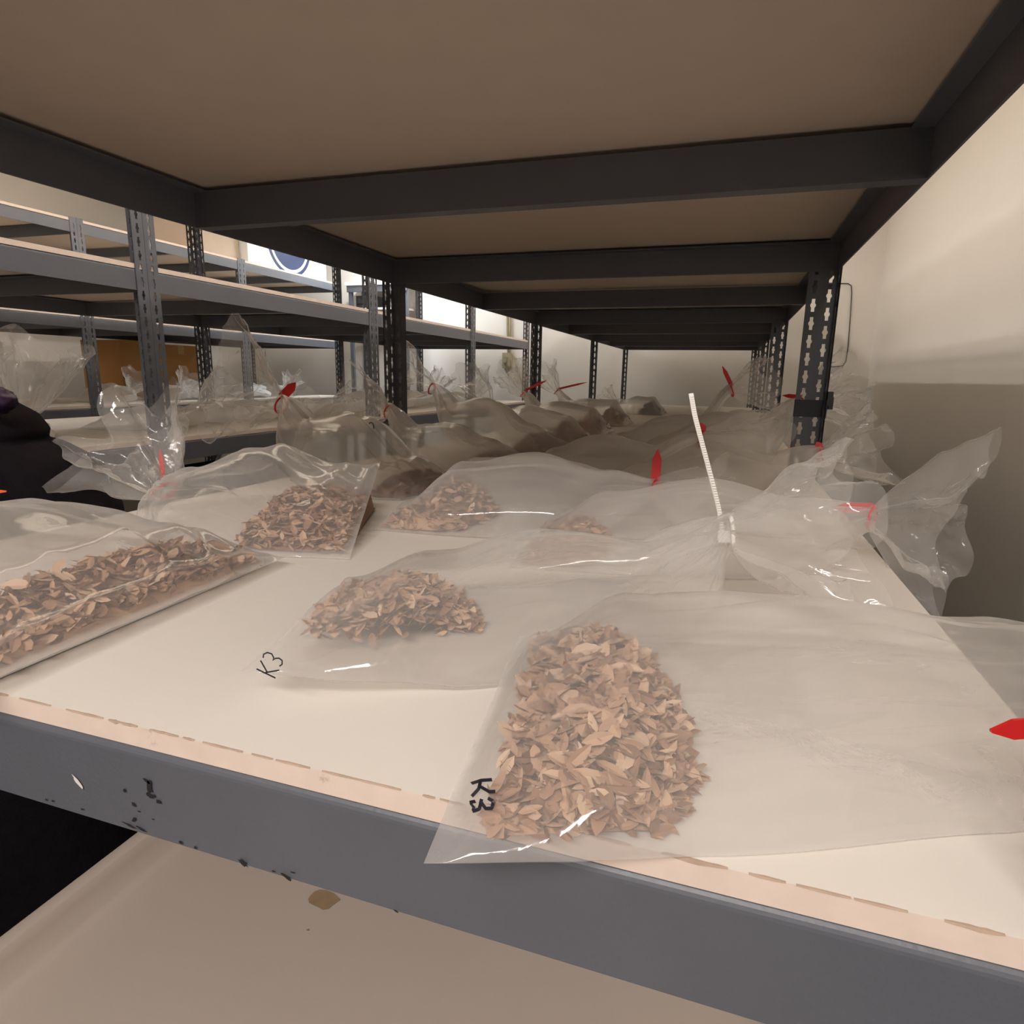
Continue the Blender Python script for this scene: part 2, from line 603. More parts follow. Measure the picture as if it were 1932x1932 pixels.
def rrect(x0, x1, y0, y1, rad, n=8):
    pts = []
    for cx, cy, a0 in ((x1 - rad, y1 - rad, 0), (x0 + rad, y1 - rad, 90), (x0 + rad, y0 + rad, 180), (x1 - rad, y0 + rad, 270)):
        for k in range(n + 1):
            a = R(a0 + 90 * k / n)
            pts.append((cx + rad * math.cos(a), cy + rad * math.sin(a)))
    return pts


def offset_rings(specs):
    rings = []
    for inset, z, rad in specs:
        rings.append([(x, y, z) for x, y in rrect(TX0 + inset, TX1 - inset, TY0 + inset, TY1 - inset, rad)])
    return np.array(rings)


m = MB()
P = offset_rings([(.004, TZ - .060, .008), (0, TZ - .003, .010), (.0012, TZ - .0008, .010), (.003, TZ, .009), (.0145, TZ, .008), (.0165, TZ - .0015, .008),
                  (.0195, TZ - .010, .008), (.026, TZ - .0275, .008), (.031, TZ - .0305, .009), (.036, TZ - .0315, .010)])
m.grid(P, wrap_v=True)
k = P.shape[1]
m.add(P[-1], [tuple(range(k))])
m.build('tray', M['tray'], cart, True, origin=(-.4075, -.11, Z0))
m = MB()
sp = at(612, 1697, Z=TZ - .0313)
pts = []
for q in range(16):
    a = 2 * math.pi * q / 16
    rr = random.uniform(.85, 1.1)
    pts.append((sp[0] + .0155 * rr * math.cos(a), sp[1] + .012 * rr * math.sin(a), TZ - .0308))
m.add(pts, [tuple(range(16))])
m.build('stain', M['spot'], cart, origin=(-.4075, -.11, Z0))
m = MB()
sp = at(581, 1755, Z=TZ - .0313)
m.add([(sp[0] + .0016 * math.cos(a), sp[1] + .0012 * math.sin(a), TZ - .0308) for a in np.linspace(0, 5.5, 7)], [tuple(range(7))])
m.build('stain', M['spot'], cart, origin=(-.4075, -.11, Z0))
for sx in (TX0 + .04, TX1 - .04):
    for sy in (TY0 + .04, TY1 - .04):
        m = MB()
        m.tube([(sx, sy, Z0), (sx, sy, TZ - .04)], .014, 10)
        m.build('leg', M['steel'], cart, True, origin=(-.4075, -.11, Z0))


# ------------------------------------------------------------------ plastic bags
def interp(xs, ys, u):
    """smooth monotone-ish interpolation"""
    xs = np.array(xs)
    ys = np.array(ys)
    k = np.clip(np.searchsorted(xs, u, side='right') - 1, 0, len(xs) - 2)
    t = (u - xs[k]) / (xs[k + 1] - xs[k])
    t = t * t * (3 - 2 * t)
    return ys[k] * (1 - t) + ys[k + 1] * t


UP = np.array([0, 0, 1.0])


class Bag:
    """bag lying from its sealed bottom edge B0-B1 to a tied neck N"""

    def __init__(s, B0, B1, N, hc, hm, nr=.010, seed=0, wmid=1.0, wend=.42, lift=0.0, fold=1.0, floor=0.0141, bow=0.0, hpos=.24, keepz=0.0):
        s.B0, s.B1, s.N = (np.array(q, float) for q in (B0, B1, N))
        s.hc, s.hm, s.nr, s.seed, s.fold, s.floor = hc, hm, nr, seed, fold, floor
        s.Bm = (s.B0 + s.B1) / 2
        s.len = np.linalg.norm(s.N - s.Bm)
        s.half0 = (s.B1 - s.B0) / 2
        s.W0 = np.linalg.norm(s.half0)
        ax = s.N - s.Bm
        ax[2] = 0
        s.ax = ax / np.linalg.norm(ax)
        pr_ = np.array([-s.ax[1], s.ax[0], 0])
        if np.dot(pr_, s.half0) < 0:
            pr_ = -pr_
        s.perp = pr_ * s.W0
        s.wmid, s.wend, s.lift, s.bow, s.hpos, s.keepz = wmid, wend, lift, bow, hpos, keepz

    def ring(s, u):
        u = np.atleast_1d(u)
        k = np.clip(u / .7, 0, 1)[:, None]
        half = s.half0 * (1 - k) + s.perp * k
        w = interp([0, .3, .62, .86, 1.0], [1, s.wmid * .5 + .5, s.wmid * .92, s.wend, s.nr / s.W0], u)
        half = half * w[:, None]
        th = interp([0, .05, s.hpos, .52, .8, 1.0], [.0008, .42 * s.hc, s.hc, s.hm, .62 * s.hm + .4 * s.nr, 2 * s.nr], u)
        zb = BT + (s.Bm[2] - BT) * (1 - np.clip(u * 3, 0, 1) * (1 - s.keepz)) * (1 - np.clip(u / .9, 0, 1) * s.keepz)
        rise = interp([0, .5, .78, 1.0], [0, 0, .22, 1.0], u)
        zb = zb + rise * (s.N[2] - s.nr - BT) + s.lift * np.sin(np.pi * np.clip(u, 0, 1))
        c = s.Bm[None] * (1 - u[:, None]) + s.N[None] * u[:, None]
        c = c + s.perp[None] * (s.bow * np.sin(np.pi * u))[:, None]
        c[:, 2] = zb
        return c, half, th

    def point(s, u, lat, side=1.0, off=0.0):
        """point on the upper (side=1) or lower film; lat in -1..1 across"""
        c, half, th = s.ring(np.array([u]))
        prof = (1 - min(1, abs(lat)) ** 2.4) ** .6
        p = c[0] + half[0] * lat
        if side > 0:
            p = p + np.array([0, 0, th[0] * prof + off])
        return p

    def body(s, nu=64, na=64):
        us = np.linspace(0, 1, nu)
        rr_ = random.Random(s.seed * 17 + 3)
        cre = [(rr_.uniform(-.75, .75), rr_.uniform(-.5, .5), rr_.uniform(.0035, .0085), rr_.uniform(.06, .13), rr_.uniform(.12, .5), rr_.uniform(.2, .4)) for _ in range(7)]
        c, half, th = s.ring(us)
        P = np.zeros((nu, na, 3))
        for i, u in enumerate(us):
            amp = s.fold * interp([0, .12, .45, .8, 1.0], [.02, .05, .14, .30, .55], np.array([u]))[0]
            for j in range(na):
                a = 2 * math.pi * j / na
                ca, sa = math.cos(a), math.sin(a)
                lat = math.copysign(abs(ca) ** .85, ca)
                pf = (1 - abs(lat) ** 2.4) ** .6 if abs(lat) < 1 else 0
                nz_ = noise.noise((ca * 2.2 * (1 + u) + s.seed * 3.1, sa * 2.2 * (1 + u), u * 2.6 + s.seed))
                rg = 1 - 2 * abs(noise.noise((ca * 3.4 + s.seed * 5.7, sa * 3.4 + lat * 3, u * 1.5 + s.seed * 1.3)))
                d = amp * (.7 * nz_ + .55 * (rg - .5))
                if sa >= 0:
                    z = th[i] * pf * (1 + d)
                    z += th[i] * .10 * rg * pf * min(1, u * 2)
                    for l0, sl, am, wd_, uc, ur in cre:
                        q = 1 - abs(lat - l0 - sl * (u - uc)) / wd_
                        if q > 0 and abs(u - uc) < ur:
                            z += am * s.fold * q ** 1.2 * (1 - ((u - uc) / ur) ** 2) * pf
                else:
                    z = -th[i] * .05 * pf * (1 + d)
                p = c[i] + half[i] * lat * (1 + .25 * d * (1 if u > .3 else u / .3))
                p = p + np.array([0, 0, z])
                # sealed end and long edges wave a little
                p[2] += .004 * noise.noise((p[0] * 18 + s.seed, p[1] * 18, 3.0)) * (1 - pf) * min(1, 6 * u + .25) * s.fold
                P[i, j] = p
        P[:, :, 2] = np.maximum(P[:, :, 2], s.floor)
        return P

    def tail(s, D, R1, R2, length, spread=(0, 0, 1), seed=0, nu=34, na=120, lobes=4, flare=.75):
        """gathered mouth of the bag beyond the tie"""
        D = np.array(D, float)
        D /= np.linalg.norm(D)
        e1 = np.array(spread, float)
        e1 -= D * np.dot(e1, D)
        e1 /= np.linalg.norm(e1)
        e2 = np.cross(D, e1)
        P = np.zeros((nu, na, 3))
        sd = seed * 7.3 + 1.7
        for i in range(nu):
            v = i / (nu - 1)
            grow = v ** flare
            for j in range(na):
                a = 2 * math.pi * j / na
                ca, sa = math.cos(a), math.sin(a)
                fold = math.sin(lobes * a + 2.2 * math.sin(a + sd) + sd) + .24 * math.sin((2 * lobes + 1) * a + sd * 2 + 2 * v)
                nz_ = noise.noise((ca * 1.6 + sd, sa * 1.6, v * 2.2))
                cr = 1 - 2 * abs(noise.noise((ca * 3 + sd * 2, sa * 3, v * 3.5 + sd)))
                rr = 1 + .26 * fold + .35 * nz_ + .24 * cr * v
                rx = s.nr + (R1 - s.nr) * grow
                ry = s.nr + (R2 - s.nr) * grow
                jag = 1 + .20 * noise.noise((ca * 2.1, sa * 2.1, sd)) + .07 * fold * v
                bend = np.array([0, 0, 0.0])
                P[i, j] = s.N + D * (length * v * jag) + e1 * (rx * rr * ca) + e2 * (ry * rr * sa) + bend
        return P


def ribbon(mb, pts, width, nrm, lift=0.0):
    pts = np.array(pts, float)
    t = np.gradient(pts, axis=0)
    t /= np.linalg.norm(t, axis=1)[:, None] + 1e-12
    vs = []
    for p, d in zip(pts, t):
        sd = np.cross(d, nrm)
        sd /= np.linalg.norm(sd) + 1e-12
        vs += [p + sd * width / 2 + np.array(nrm) * lift, p - sd * width / 2 + np.array(nrm) * lift]
    mb.add(vs, [(2 * i, 2 * i + 1, 2 * i + 3, 2 * i + 2) for i in range(len(pts) - 1)])


def flag_tag(mb, base, tip, wdir, width=.011, thick=.0014):
    base, tip, wdir = (np.array(q, float) for q in (base, tip, wdir))
    d = tip - base
    ln = np.linalg.norm(d)
    d /= ln
    wdir = wdir - d * np.dot(wdir, d)
    wdir /= np.linalg.norm(wdir)
    nn = np.cross(d, wdir)
    prof = [(0, -.35), (.06, -.5), (.70, -.5), (1.0, -.06), (1.0, .06), (.70, .5), (.06, .5), (0, .35)]
    a = np.array([base + d * ln * p + wdir * width * q for p, q in prof])
    k = len(a)
    mb.add(np.vstack([a - nn * thick / 2, a + nn * thick / 2]),
           [tuple(range(k - 1, -1, -1)), tuple(range(k, 2 * k))] + [(i, (i + 1) % k, k + (i + 1) % k, k + i) for i in range(k)])


def loop_tie(mb, N, D, r_):
    D = np.array(D, float)
    D /= np.linalg.norm(D)
    a = np.cross(D, (0.2, 0.3, 0.9))
    a /= np.linalg.norm(a)
    b = np.cross(D, a)
    pts = [np.array(N) + r_ * (a * math.cos(t) + b * math.sin(t)) for t in np.linspace(0, 2 * math.pi, 20)]
    mb.tube(pts, .0016, 6, caps=False)


GLYPH = {'K': [[(0, 0), (0, 1)], [(.62, 1), (.03, .45)], [(.12, .52), (.66, 0)]],
         '3': [[(.05, .92), (.25, 1.0), (.5, .92), (.55, .74), (.42, .58), (.22, .52), (.42, .5), (.6, .34), (.55, .12), (.32, 0), (.08, .06)]],
         '0': [[(.3 + .28 * math.sin(a), .5 + .5 * math.cos(a)) for a in np.linspace(0, 2 * math.pi, 16)]]}


def make_bag(label, bag, tail=None, far=False, res=(64, 64), tie='red', tag_tip=None, tag_w=.011, tag_base=None, wdir=(0, 0, 1), group='clear bags of tan flakes', seed=0, tres=(30, 110), tail_mat=None, film_mat=None):
    root = empty('plastic_bag', tuple((bag.Bm + bag.N) / 2 * np.array([1, 1, 0])))
    tag(root, label, 'plastic bag', group)
    org = np.array(root.location)
    m = MB()
    P = bag.body(*res)
    m.grid(P, wrap_v=True)
    # flat heat-sealed strip past the bottom edge
    out = -bag.ax * .006
    e0 = P[0]
    half = res[1] // 2
    m.build('bag_film', film_mat or (M['film_far'] if far else M['film'] if seed in (1, 2, 11, 12) else M['film_mid']), root, True, origin=org)
    if tail:
        m = MB()
        m.grid(bag.tail(seed=seed, nu=tres[0], na=tres[1], **tail), wrap_v=True)
        m.build('gathered_end', tail_mat or M['film_tail'], root, True, origin=org)
    if tie:
        m = MB()
        D = tail['D'] if tail else bag.ax
        loop_tie(m, bag.N, D, bag.nr * 1.15)
        if tag_tip is not None:
            flag_tag(m, bag.N + np.array([0, 0, bag.nr * .9]) if tag_base is None else tag_base, tag_tip, wdir, tag_w)
        if tag_base is not None:
            m.tube([tag_base, (tag_base + bag.N) / 2 + UP * .006, bag.N + UP * bag.nr], .0012, 6)
        o = m.build('tie_tag', M[tie], root, False, origin=org)
        o['label'] = {'red': 'red tie with pointed tag', 'orange': 'orange tie tag', 'whitetie': 'white cable tie'}[tie]
    return root


def make_flakes(bag, label, count, cl, size, mat='flake', group='flakes inside the bags', lat=.93, fill=.88, taper=.35, core=True, lat_shift=0.0, u0=.03, drift=0.0):
    """loose flakes heaped in the closed end of a bag: one uncountable mass"""
    m = MB()
    rg = np.random.default_rng(int(bag.seed * 100 + count))
    ucl = cl / bag.len

    def top(u, la):
        c, half, th = bag.ring(np.array([u]))
        prof = max(0.0, 1 - abs(la) ** 2.4) ** .6
        # the heap thins out toward the neck
        k = max(0.0, 1 - (u / (ucl * (1 - taper * la * la))) ** 3)
        return c[0] + half[0] * la, th[0] * prof * fill * min(1.0, .12 + k)

    base = np.array([(-1, 0, 0), (-.55, .42, .10), (.1, .50, .14), (.70, .28, .06), (1, 0, -.04), (.70, -.28, .06), (.1, -.50, .14), (-.55, -.42, .10), (0, 0, .0)])
    fcs = [(0, 8, 1), (1, 8, 2), (2, 8, 3), (3, 8, 4), (4, 8, 5), (5, 8, 6), (6, 8, 7), (7, 8, 0)]
    placed = 0
    while placed < count:
        u = u0 + (ucl - u0) * rg.random()
        la = lat * (2 * rg.random() - 1) + lat_shift + drift * u / ucl
        if abs(la) > .88:
            continue
        lim = ucl * (1 - taper * la * la) * (1 + .12 * noise.noise((la * 5, u * 3, bag.seed)))
        if u > lim:
            continue
        p, h = top(u, la)
        q = rg.random() ** .45
        z = max(bag.floor + .001, .0005 + p[2] + h * q - size * .3)
        s_ = size * rg.uniform(.55, 1.25)
        b = base * np.array([s_ * .62, s_ * .62 * rg.uniform(.6, 1.0), s_ * rg.uniform(-.9, .9)])
        yaw = rg.uniform(0, 2 * math.pi)
        tl1, tl2 = rg.normal(0, .55), rg.normal(0, .5)
        cy, sy = math.cos(yaw), math.sin(yaw)
        Rz = np.array([[cy, -sy, 0], [sy, cy, 0], [0, 0, 1]])
        c1, s1 = math.cos(tl1), math.sin(tl1)
        Rx = np.array([[1, 0, 0], [0, c1, -s1], [0, s1, c1]])
        c2, s2 = math.cos(tl2), math.sin(tl2)
        Ry = np.array([[c2, 0, s2], [0, 1, 0], [-s2, 0, c2]])
        v = b @ (Rz @ Ry @ Rx).T + np.array([p[0], p[1], z])
        v[:, 2] = np.maximum(v[:, 2], bag.floor + .0006)
        m.add(v, fcs)
        placed += 1
    if core:
        nu, na = 14, 18
        P = np.zeros((nu, na, 3))
        for i in range(nu):
            for j in range(na):
                la = -.86 + 1.72 * j / (na - 1)
                u = u0 + (ucl * .93 * (1 - taper * la * la) - u0) * i / (nu - 1)
                p, h = top(u, la)
                e = 1.0 if 0 < i < nu - 1 and 0 < j < na - 1 else 0.0
                P[i, j] = (p[0], p[1], bag.floor + .0012 + e * max(0, p[2] + h - .006 - bag.floor) * .55)
        m.grid(P)
    o = m.build('dried_flakes', M[mat], None, False, origin=tuple(bag.Bm * np.array([1, 1, 0])))
    tag(o, label, 'flakes', group, 'stuff')
    return o



# ---- right-hand column of bags: closed end toward the middle, tied neck toward the right edge
b = Bag((-0.2635, -0.0368, 0.0158), (-0.2935, 0.1727, 0.0181), (0.0451, 0.1961, 0.0452), 0.0524, 0.0561, seed=1, wmid=.94, wend=.60, nr=.012, fold=.55, hpos=.22)
R1 = b
bag_r1 = make_bag('nearest clear bag, marked K3, its flake-filled corner hanging over the grey front beam', b,
                  tail=dict(D=(1, .1, .15), R1=.09, R2=.05, length=.13, spread=(0, 0, 1)), res=(130, 150), tag_tip=at(1869, 1379, D=depth_of((-.01, .05, .075))), tag_base=at(2010, 1369, D=depth_of((.03, .06, .075))), tag_w=.0075, seed=1)
make_flakes(b, 'heap of tan flakes in the nearest K3 bag', 2500, .107, .0120, taper=.25, fill=.88, lat=.92, u0=.055)

b = Bag((-0.4085, 0.0352, 0.0350), (-0.4553, 0.2148, 0.0219), (-0.1607, 0.2831, 0.0799), 0.0468, 0.0617, seed=2, wmid=1.0, wend=.62, nr=.011, fold=.6, hpos=.26)
R2 = b
bag_r2 = make_bag('clear bag closed by a long upright white cable tie, second from the front', b,
                  tail=dict(D=(1, .02, .10), R1=.055, R2=.048, length=.086, spread=(0, .4, 1)), res=(120, 140), tie=None, seed=2, tres=(40, 130))
make_flakes(b, 'heap of tan flakes in the bag with the white cable tie', 2100, .122, .012, taper=.2, fill=.9, lat=.70, lat_shift=.27, drift=.38, core=False, u0=.045)

b = Bag((-0.5582, 0.4206, 0.0134), (-0.5348, 0.5984, 0.0134), (-0.2448, 0.5469, 0.0639), 0.0730, 0.0823, seed=3, wmid=1.05, wend=.6, nr=.010, fold=.6)
bag_r3 = make_bag('clear bag with a red tag pointing straight up from its neck, mid shelf', b,
                  tail=dict(D=(1, -.25, -.12), R1=.045, R2=.035, length=.075, spread=(0, 1, .5)), res=(70, 80), tag_tip=at(1241, 848, D=depth_of(b.N)), wdir=RIGHT, seed=3)
make_flakes(b, 'small heap of reddish-tan flakes in the bag with the upright red tag', 900, .105, .012, taper=.3)

b = Bag((-0.3571, 0.3364, 0.0134), (-0.3758, 0.5376, 0.0134), (-0.0222, 0.4955, 0.0593), 0.0561, 0.0702, seed=4, wmid=1.0, wend=.6, nr=.011, fold=.6)
bag_r4 = make_bag('clear bag whose big ruffled end hangs out over the right edge of the shelf', b,
                  tail=dict(D=(.66, -.30, -.08), R1=.068, R2=.045, length=.074, spread=(.15, -.3, 1), lobes=5), res=(64, 72), tag_tip=at(1574, 958, D=depth_of(b.N) - .01), seed=9, tres=(46, 150))
make_flakes(b, 'flakes in the bag with the big ruffled end', 500, .09, .012)

b = Bag((-0.5161, 0.7948, 0.0134), (-0.5348, 1.0006, 0.0134), (-0.2056, 0.7808, 0.1060), 0.0561, 0.0795, seed=5, wmid=1.05, wend=.62, nr=.011, fold=.6)
bag_r5 = make_bag('clear bag with a broad red tag, seen just behind the upright white cable tie', b,
                  tail=dict(D=(1, .1, -.2), R1=.06, R2=.04, length=.10, spread=(0, .4, 1)), res=(56, 64), tag_tip=at(1322, 798, D=depth_of(b.N)), wdir=RIGHT, tag_w=.016, seed=5)
make_flakes(b, 'brown flakes in the bag behind the white cable tie', 450, .10, .012, mat='flake_dk')

b = Bag((-0.4693, 1.1830, 0.0134), (-0.4787, 1.4262, 0.0134), (-0.1653, 1.3140, 0.1697), 0.0514, 0.0842, seed=6, wmid=1.05, wend=.65, nr=.011, fold=.6)
bag_r6 = make_bag('far bag rising to a ruffled neck with a slanting thin red tag', b,
                  tail=dict(D=(.9, .2, .30), R1=.055, R2=.04, length=.085, spread=(0, .3, 1)), res=(50, 56), tag_tip=at(1363, 691, D=depth_of(b.N)), wdir=RIGHT, tag_w=.009, seed=6, far=True)
make_flakes(b, 'brown flakes in the bag with the slanting red tag', 400, .09, .013, mat='flake_dk')

b = Bag((-0.3852, 1.0333, 0.0134), (-0.3852, 1.2578, 0.0134), (-0.0297, 1.2017, 0.1528), 0.0561, 0.1029, seed=7, wmid=1.1, wend=.7, nr=.011, fold=.6)
bag_r7 = make_bag('bag with a red tag lying level, left of the near right-hand post', b,
                  tail=dict(D=(.8, .3, .55), R1=.06, R2=.045, length=.10, spread=(0, 1, .5)), res=(50, 56), tag_tip=at(1476, 746, D=depth_of(b.N)), wdir=UP, tag_w=.008, seed=7, far=True)
make_flakes(b, 'flakes in the bag with the level red tag', 300, .08, .013, mat='flake_dk')

b = Bag((-0.3618, 0.5937, 0.0134), (-0.3711, 0.7901, 0.0134), tuple(at(1548, 862, Y=0.8275)), 0.0514, 0.0795, seed=8, wmid=1.0, wend=.65, nr=.011, fold=.6)
bag_r8 = make_bag('bag lying at the foot of the near right-hand post', b,
                  tail=dict(D=(.9, .1, .25), R1=.050, R2=.040, length=.085, spread=(0, .4, 1)), res=(50, 56), tag_tip=at(1541, 834, D=depth_of(at(1548, 862, Y=0.8275))), wdir=RIGHT, seed=8)
make_flakes(b, 'flakes in the bag at the foot of the right-hand post', 300, .08, .012)

b = Bag((-0.3290, 1.5385, 0.0134), (-0.3290, 1.7443, 0.0134), (0.0171, 1.6694, 0.1248), 0.0514, 0.0935, seed=10, wmid=1.0, wend=.65, nr=.011, fold=.6)
make_bag('bag just beyond the near right-hand post, ruffled end past the edge', b,
         tail=dict(D=(.8, .1, .25), R1=.06, R2=.05, length=.12, spread=(0, .4, 1)), res=(44, 48), tie='red', seed=10, far=True)

# ---- left-hand column: closed end toward the middle, neck toward the left edge
b = Bag((-0.5423, -0.0274, 0.0237), (-0.5563, 0.2644, 0.0219), (-0.9043, 0.1353, 0.0686), 0.0486, 0.0600, seed=23, wmid=1.02, wend=.70, nr=.012, fold=.7, hpos=.20)
bag_l1 = make_bag('clear bag at the left edge with a long heap of flakes along its end', b,
                  tail=dict(D=(-1, 0, .1), R1=.08, R2=.06, length=.12, spread=(0, .4, 1)), res=(90, 96), tie='orange',
                  tag_tip=at(12, 927, D=depth_of(b.N) + .02), seed=11)
make_flakes(b, 'long heap of tan flakes in the bag at the left edge', 2600, .120, .0125, taper=.22, fill=.9, u0=.055)

b = Bag((-0.5114, 0.3037, 0.0144), (-0.6143, 0.5469, 0.0761), (-0.8342, 0.3926, 0.0443), 0.0318, 0.0702, seed=12, keepz=.8, wmid=1.1, wend=.66, nr=.013, fold=.55, hpos=.2)
bag_l2 = make_bag('puffed clear bag with a thin red tag and ruffled end at left', b,
                  tail=dict(D=(-.8, .15, .75), R1=.078, R2=.045, length=.108, spread=(0, .5, 1), lobes=5), res=(80, 88),
                  tag_tip=at(302, 848, D=depth_of(b.N)), wdir=RIGHT, tag_w=.0055, seed=12, tres=(44, 140))
make_flakes(b, 'small heap of tan flakes in the puffed bag at left', 1100, .125, .0115, taper=.2, fill=.95, lat=.52, lat_shift=-.44)

b = Bag((-0.6097, 0.5937, 0.0144), (-0.5722, 0.8088, 0.0144), (-0.8809, 0.6872, 0.1397), 0.0449, 0.1076, seed=13, wmid=1.1, wend=.66, nr=.013, fold=.6)
bag_l3 = make_bag('tall puffed bag with a wide red tag and tall ruffled end', b,
                  tail=dict(D=(-.75, .05, .28), R1=.085, R2=.05, length=.115, spread=(0, .2, 1)), res=(70, 80),
                  tag_tip=at(558, 722, D=depth_of(b.N)), wdir=RIGHT, tag_w=.016, seed=13, tres=(44, 140))
L3 = b
make_flakes(b, 'brown flakes in the tall puffed bag', 700, .10, .012, mat='flake_dk')

b = Bag((-0.5816, 0.9071, 0.0144), (-0.5348, 1.0988, 0.0144), (-0.8529, 0.9959, 0.1154), 0.0468, 0.0748, seed=14, wmid=1.05, wend=.6, nr=.012, fold=.6)
make_bag('low bag beside the foot of the left-hand double post', b,
         tail=dict(D=(-1, .1, .3), R1=.06, R2=.05, length=.10, spread=(0, .2, 1)), res=(54, 60), tie='red', seed=14, far=True)
make_flakes(b, 'brown flakes in the low bag beside the double post', 500, .11, .012, mat='flake_dk')

b = Bag((-0.5582, 1.1830, 0.0162), (-0.5442, 1.4075, 0.0219), (-0.8622, 1.2298, 0.1603), 0.0608, 0.1169, seed=15, wmid=1.08, wend=.85, nr=.012, fold=.6)
make_bag('tilted bag just right of the left-hand double post', b,
         tail=dict(D=(-1, .1, .35), R1=.06, R2=.05, length=.11, spread=(0, .2, 1)), res=(54, 60), tie='red', seed=15, far=True)
make_flakes(b, 'reddish-brown flakes in the tilted bag', 700, .12, .013, mat='flake_dk')

for i, (y, lab, fl) in enumerate([
        (1.538, 'low bag with a brown lower edge, in front of the two far tied bags', 'brown flakes in the low bag before the far tied bags'),
        (1.875, 'bright-ruffled bag with a dark red tag, right of the second left post', 'brown flakes in the tied bag right of the second left post'),
        (2.324, 'blocky brown-ended bag, last but one in the far left column', 'brown flakes in the blocky brown-ended bag')]):
    b = Bag((-.537, y - .105, .0145), (-.532, y + .112, .0165), (-.835, y + .02, .106 + .028 * (i > 0)), .070 + .01 * i, .090, seed=16 + i, wmid=1.05, wend=.66, nr=.012, fold=.6, hpos=.2)
    tip = {0: None, 1: at(1033, 717, D=depth_of(b.N)), 2: at(1108, 721, D=depth_of(b.N))}[i]
    make_bag(lab, b, tail=dict(D=(-.7, .1, .9), R1=.06, R2=.05, length=.11, spread=(0, 1, .2)), res=(44, 48), tie='red', seed=16 + i, far=True,
             tag_tip=tip, wdir=UP, tag_w=.008)
    make_flakes(b, fl, 450, .13, .015, mat='flake_dk', fill=.95)
b = Bag((-0.4787, 3.0726, 0.0144), (-0.4787, 3.3345, 0.0162), (-0.7406, 3.2035, 0.0686), 0.0842, 0.0842, seed=20, wmid=1.0, wend=.6, nr=.012, fold=.6)
make_bag('small greenish bag with dark contents, farthest on the shelf', b, tail=dict(D=(-.7, .1, .5), R1=.05, R2=.04, length=.08, spread=(0, 1, .2)), res=(36, 40), tie=None, seed=20, far=True)
make_flakes(b, 'dark contents of the small greenish bag', 250, .14, .02, mat='flake_gn')

# ---- marker writing
def film_point(bag, px, py, u_rng, l_rng, n=60):
    """point of the upper film that shows at a pixel of the photo"""
    best, bp = 1e9, None
    for u in np.linspace(*u_rng, n):
        for la in np.linspace(*l_rng, n):
            p = bag.point(u, la, 1, .0022)
            d = p - CAM
            dz = float(np.dot(d, FWD))
            e = (966 + F_PX * np.dot(d, RIGHT) / dz - px) ** 2 + (966 + F_PX * np.dot(d, DOWN) / dz - py) ** 2
            if e < best:
                best, bp = e, p
    return bp


m = MB()
for st in ([(892, 1477), (912, 1472), (932, 1467)], [(911, 1473), (903, 1487), (889, 1502)], [(905, 1484), (920, 1488), (936, 1493)],
           [(925, 1503), (930, 1512), (926, 1521), (917, 1522), (912, 1514), (911, 1508), (912, 1518), (907, 1527), (898, 1529), (891, 1523), (890, 1513), (894, 1507)]):
    P = np.array([film_point(R1, x, y, (.02, .4), (-.98, -.2)) for x, y in st])
    tt = np.linspace(0, len(P) - 1, len(P) * 5)
    P = np.array([[np.interp(t, range(len(P)), P[:, i]) for i in range(3)] for t in tt])
    ribbon(m, P, .0014, -FWD, .001)
m.build('lettering', M['ink'], bag_r1, origin=np.array(bag_r1.location))
m = MB()
ex = RIGHT * math.cos(.45) + DOWN * math.sin(.45)
ey = -DOWN * math.cos(.45) + RIGHT * math.sin(.45)
p0 = at(484, 1262, D=depth_of(R2.B0) - .005)
pen = 0.0
for ch_ in 'K3':
    for st in GLYPH[ch_]:
        pts = [p0 + ey * (.0075 * q[0] + pen) + ex * (.0112 * q[1]) for q in st]
        ribbon(m, pts, .0008, -FWD, .0)
    pen += .0062
m.build('lettering', M['ink'], bag_r2, origin=np.array(bag_r2.location))
m = MB()
pz = at(700, 806, D=depth_of((L3.Bm + L3.N) / 2 + np.array([0, 0, .05])))
pts = [pz + RIGHT * .0045 * math.cos(a) - DOWN * .0078 * math.sin(a) for a in np.linspace(0, 2 * math.pi, 22)]
ribbon(m, pts, .0016, -FWD)
m.build('lettering', M['ink'], bag_l3, origin=np.array(bag_l3.location))

# ---- long white cable tie on the second bag
m = MB()
dN = depth_of(R2.N)
ctrl = [(1364, 1012, 0.0), (1358, 965, .004), (1347, 920, .010), (1334, 870, .016), (1322, 825, .020), (1311, 783, .020), (1304, 742, .018)]
pts = np.array([at(x, y, D=dN - dz) for x, y, dz in ctrl])
tt = np.linspace(0, len(pts) - 1, 60)
cur = np.array([[np.interp(t, range(len(pts)), pts[:, i]) for i in range(3)] for t in tt])
for _ in range(6):
    cur[1:-1] = .25 * cur[:-2] + .5 * cur[1:-1] + .25 * cur[2:]
ribbon(m, cur, .0033, -FWD, 0)
ribbon(m, cur, .0033, -FWD, -.0012)
for i in range(1, 59):
    p = (cur[i] + cur[i - 1]) / 2
    ribbon(m, [p - RIGHT * .0012, p + RIGHT * .0012], .0011, -FWD, .0007)
hd = cur[0]
m.add([hd + RIGHT * a * .005 + DOWN * b_ * .0045 + FWD * c_ * .004 for a in (-1, 1) for b_ in (-1, 1) for c_ in (-1, 1)],
      [(0, 1, 3, 2), (4, 6, 7, 5), (0, 4, 5, 1), (2, 3, 7, 6), (0, 2, 6, 4), (1, 5, 7, 3)])
loop_tie(m, R2.N, (1, .2, .1), R2.nr * 1.15)
o = m.build('cable_tie', M['whitetie'], bag_r2, origin=np.array(bag_r2.location))
o['label'] = 'white ribbed cable tie standing up'

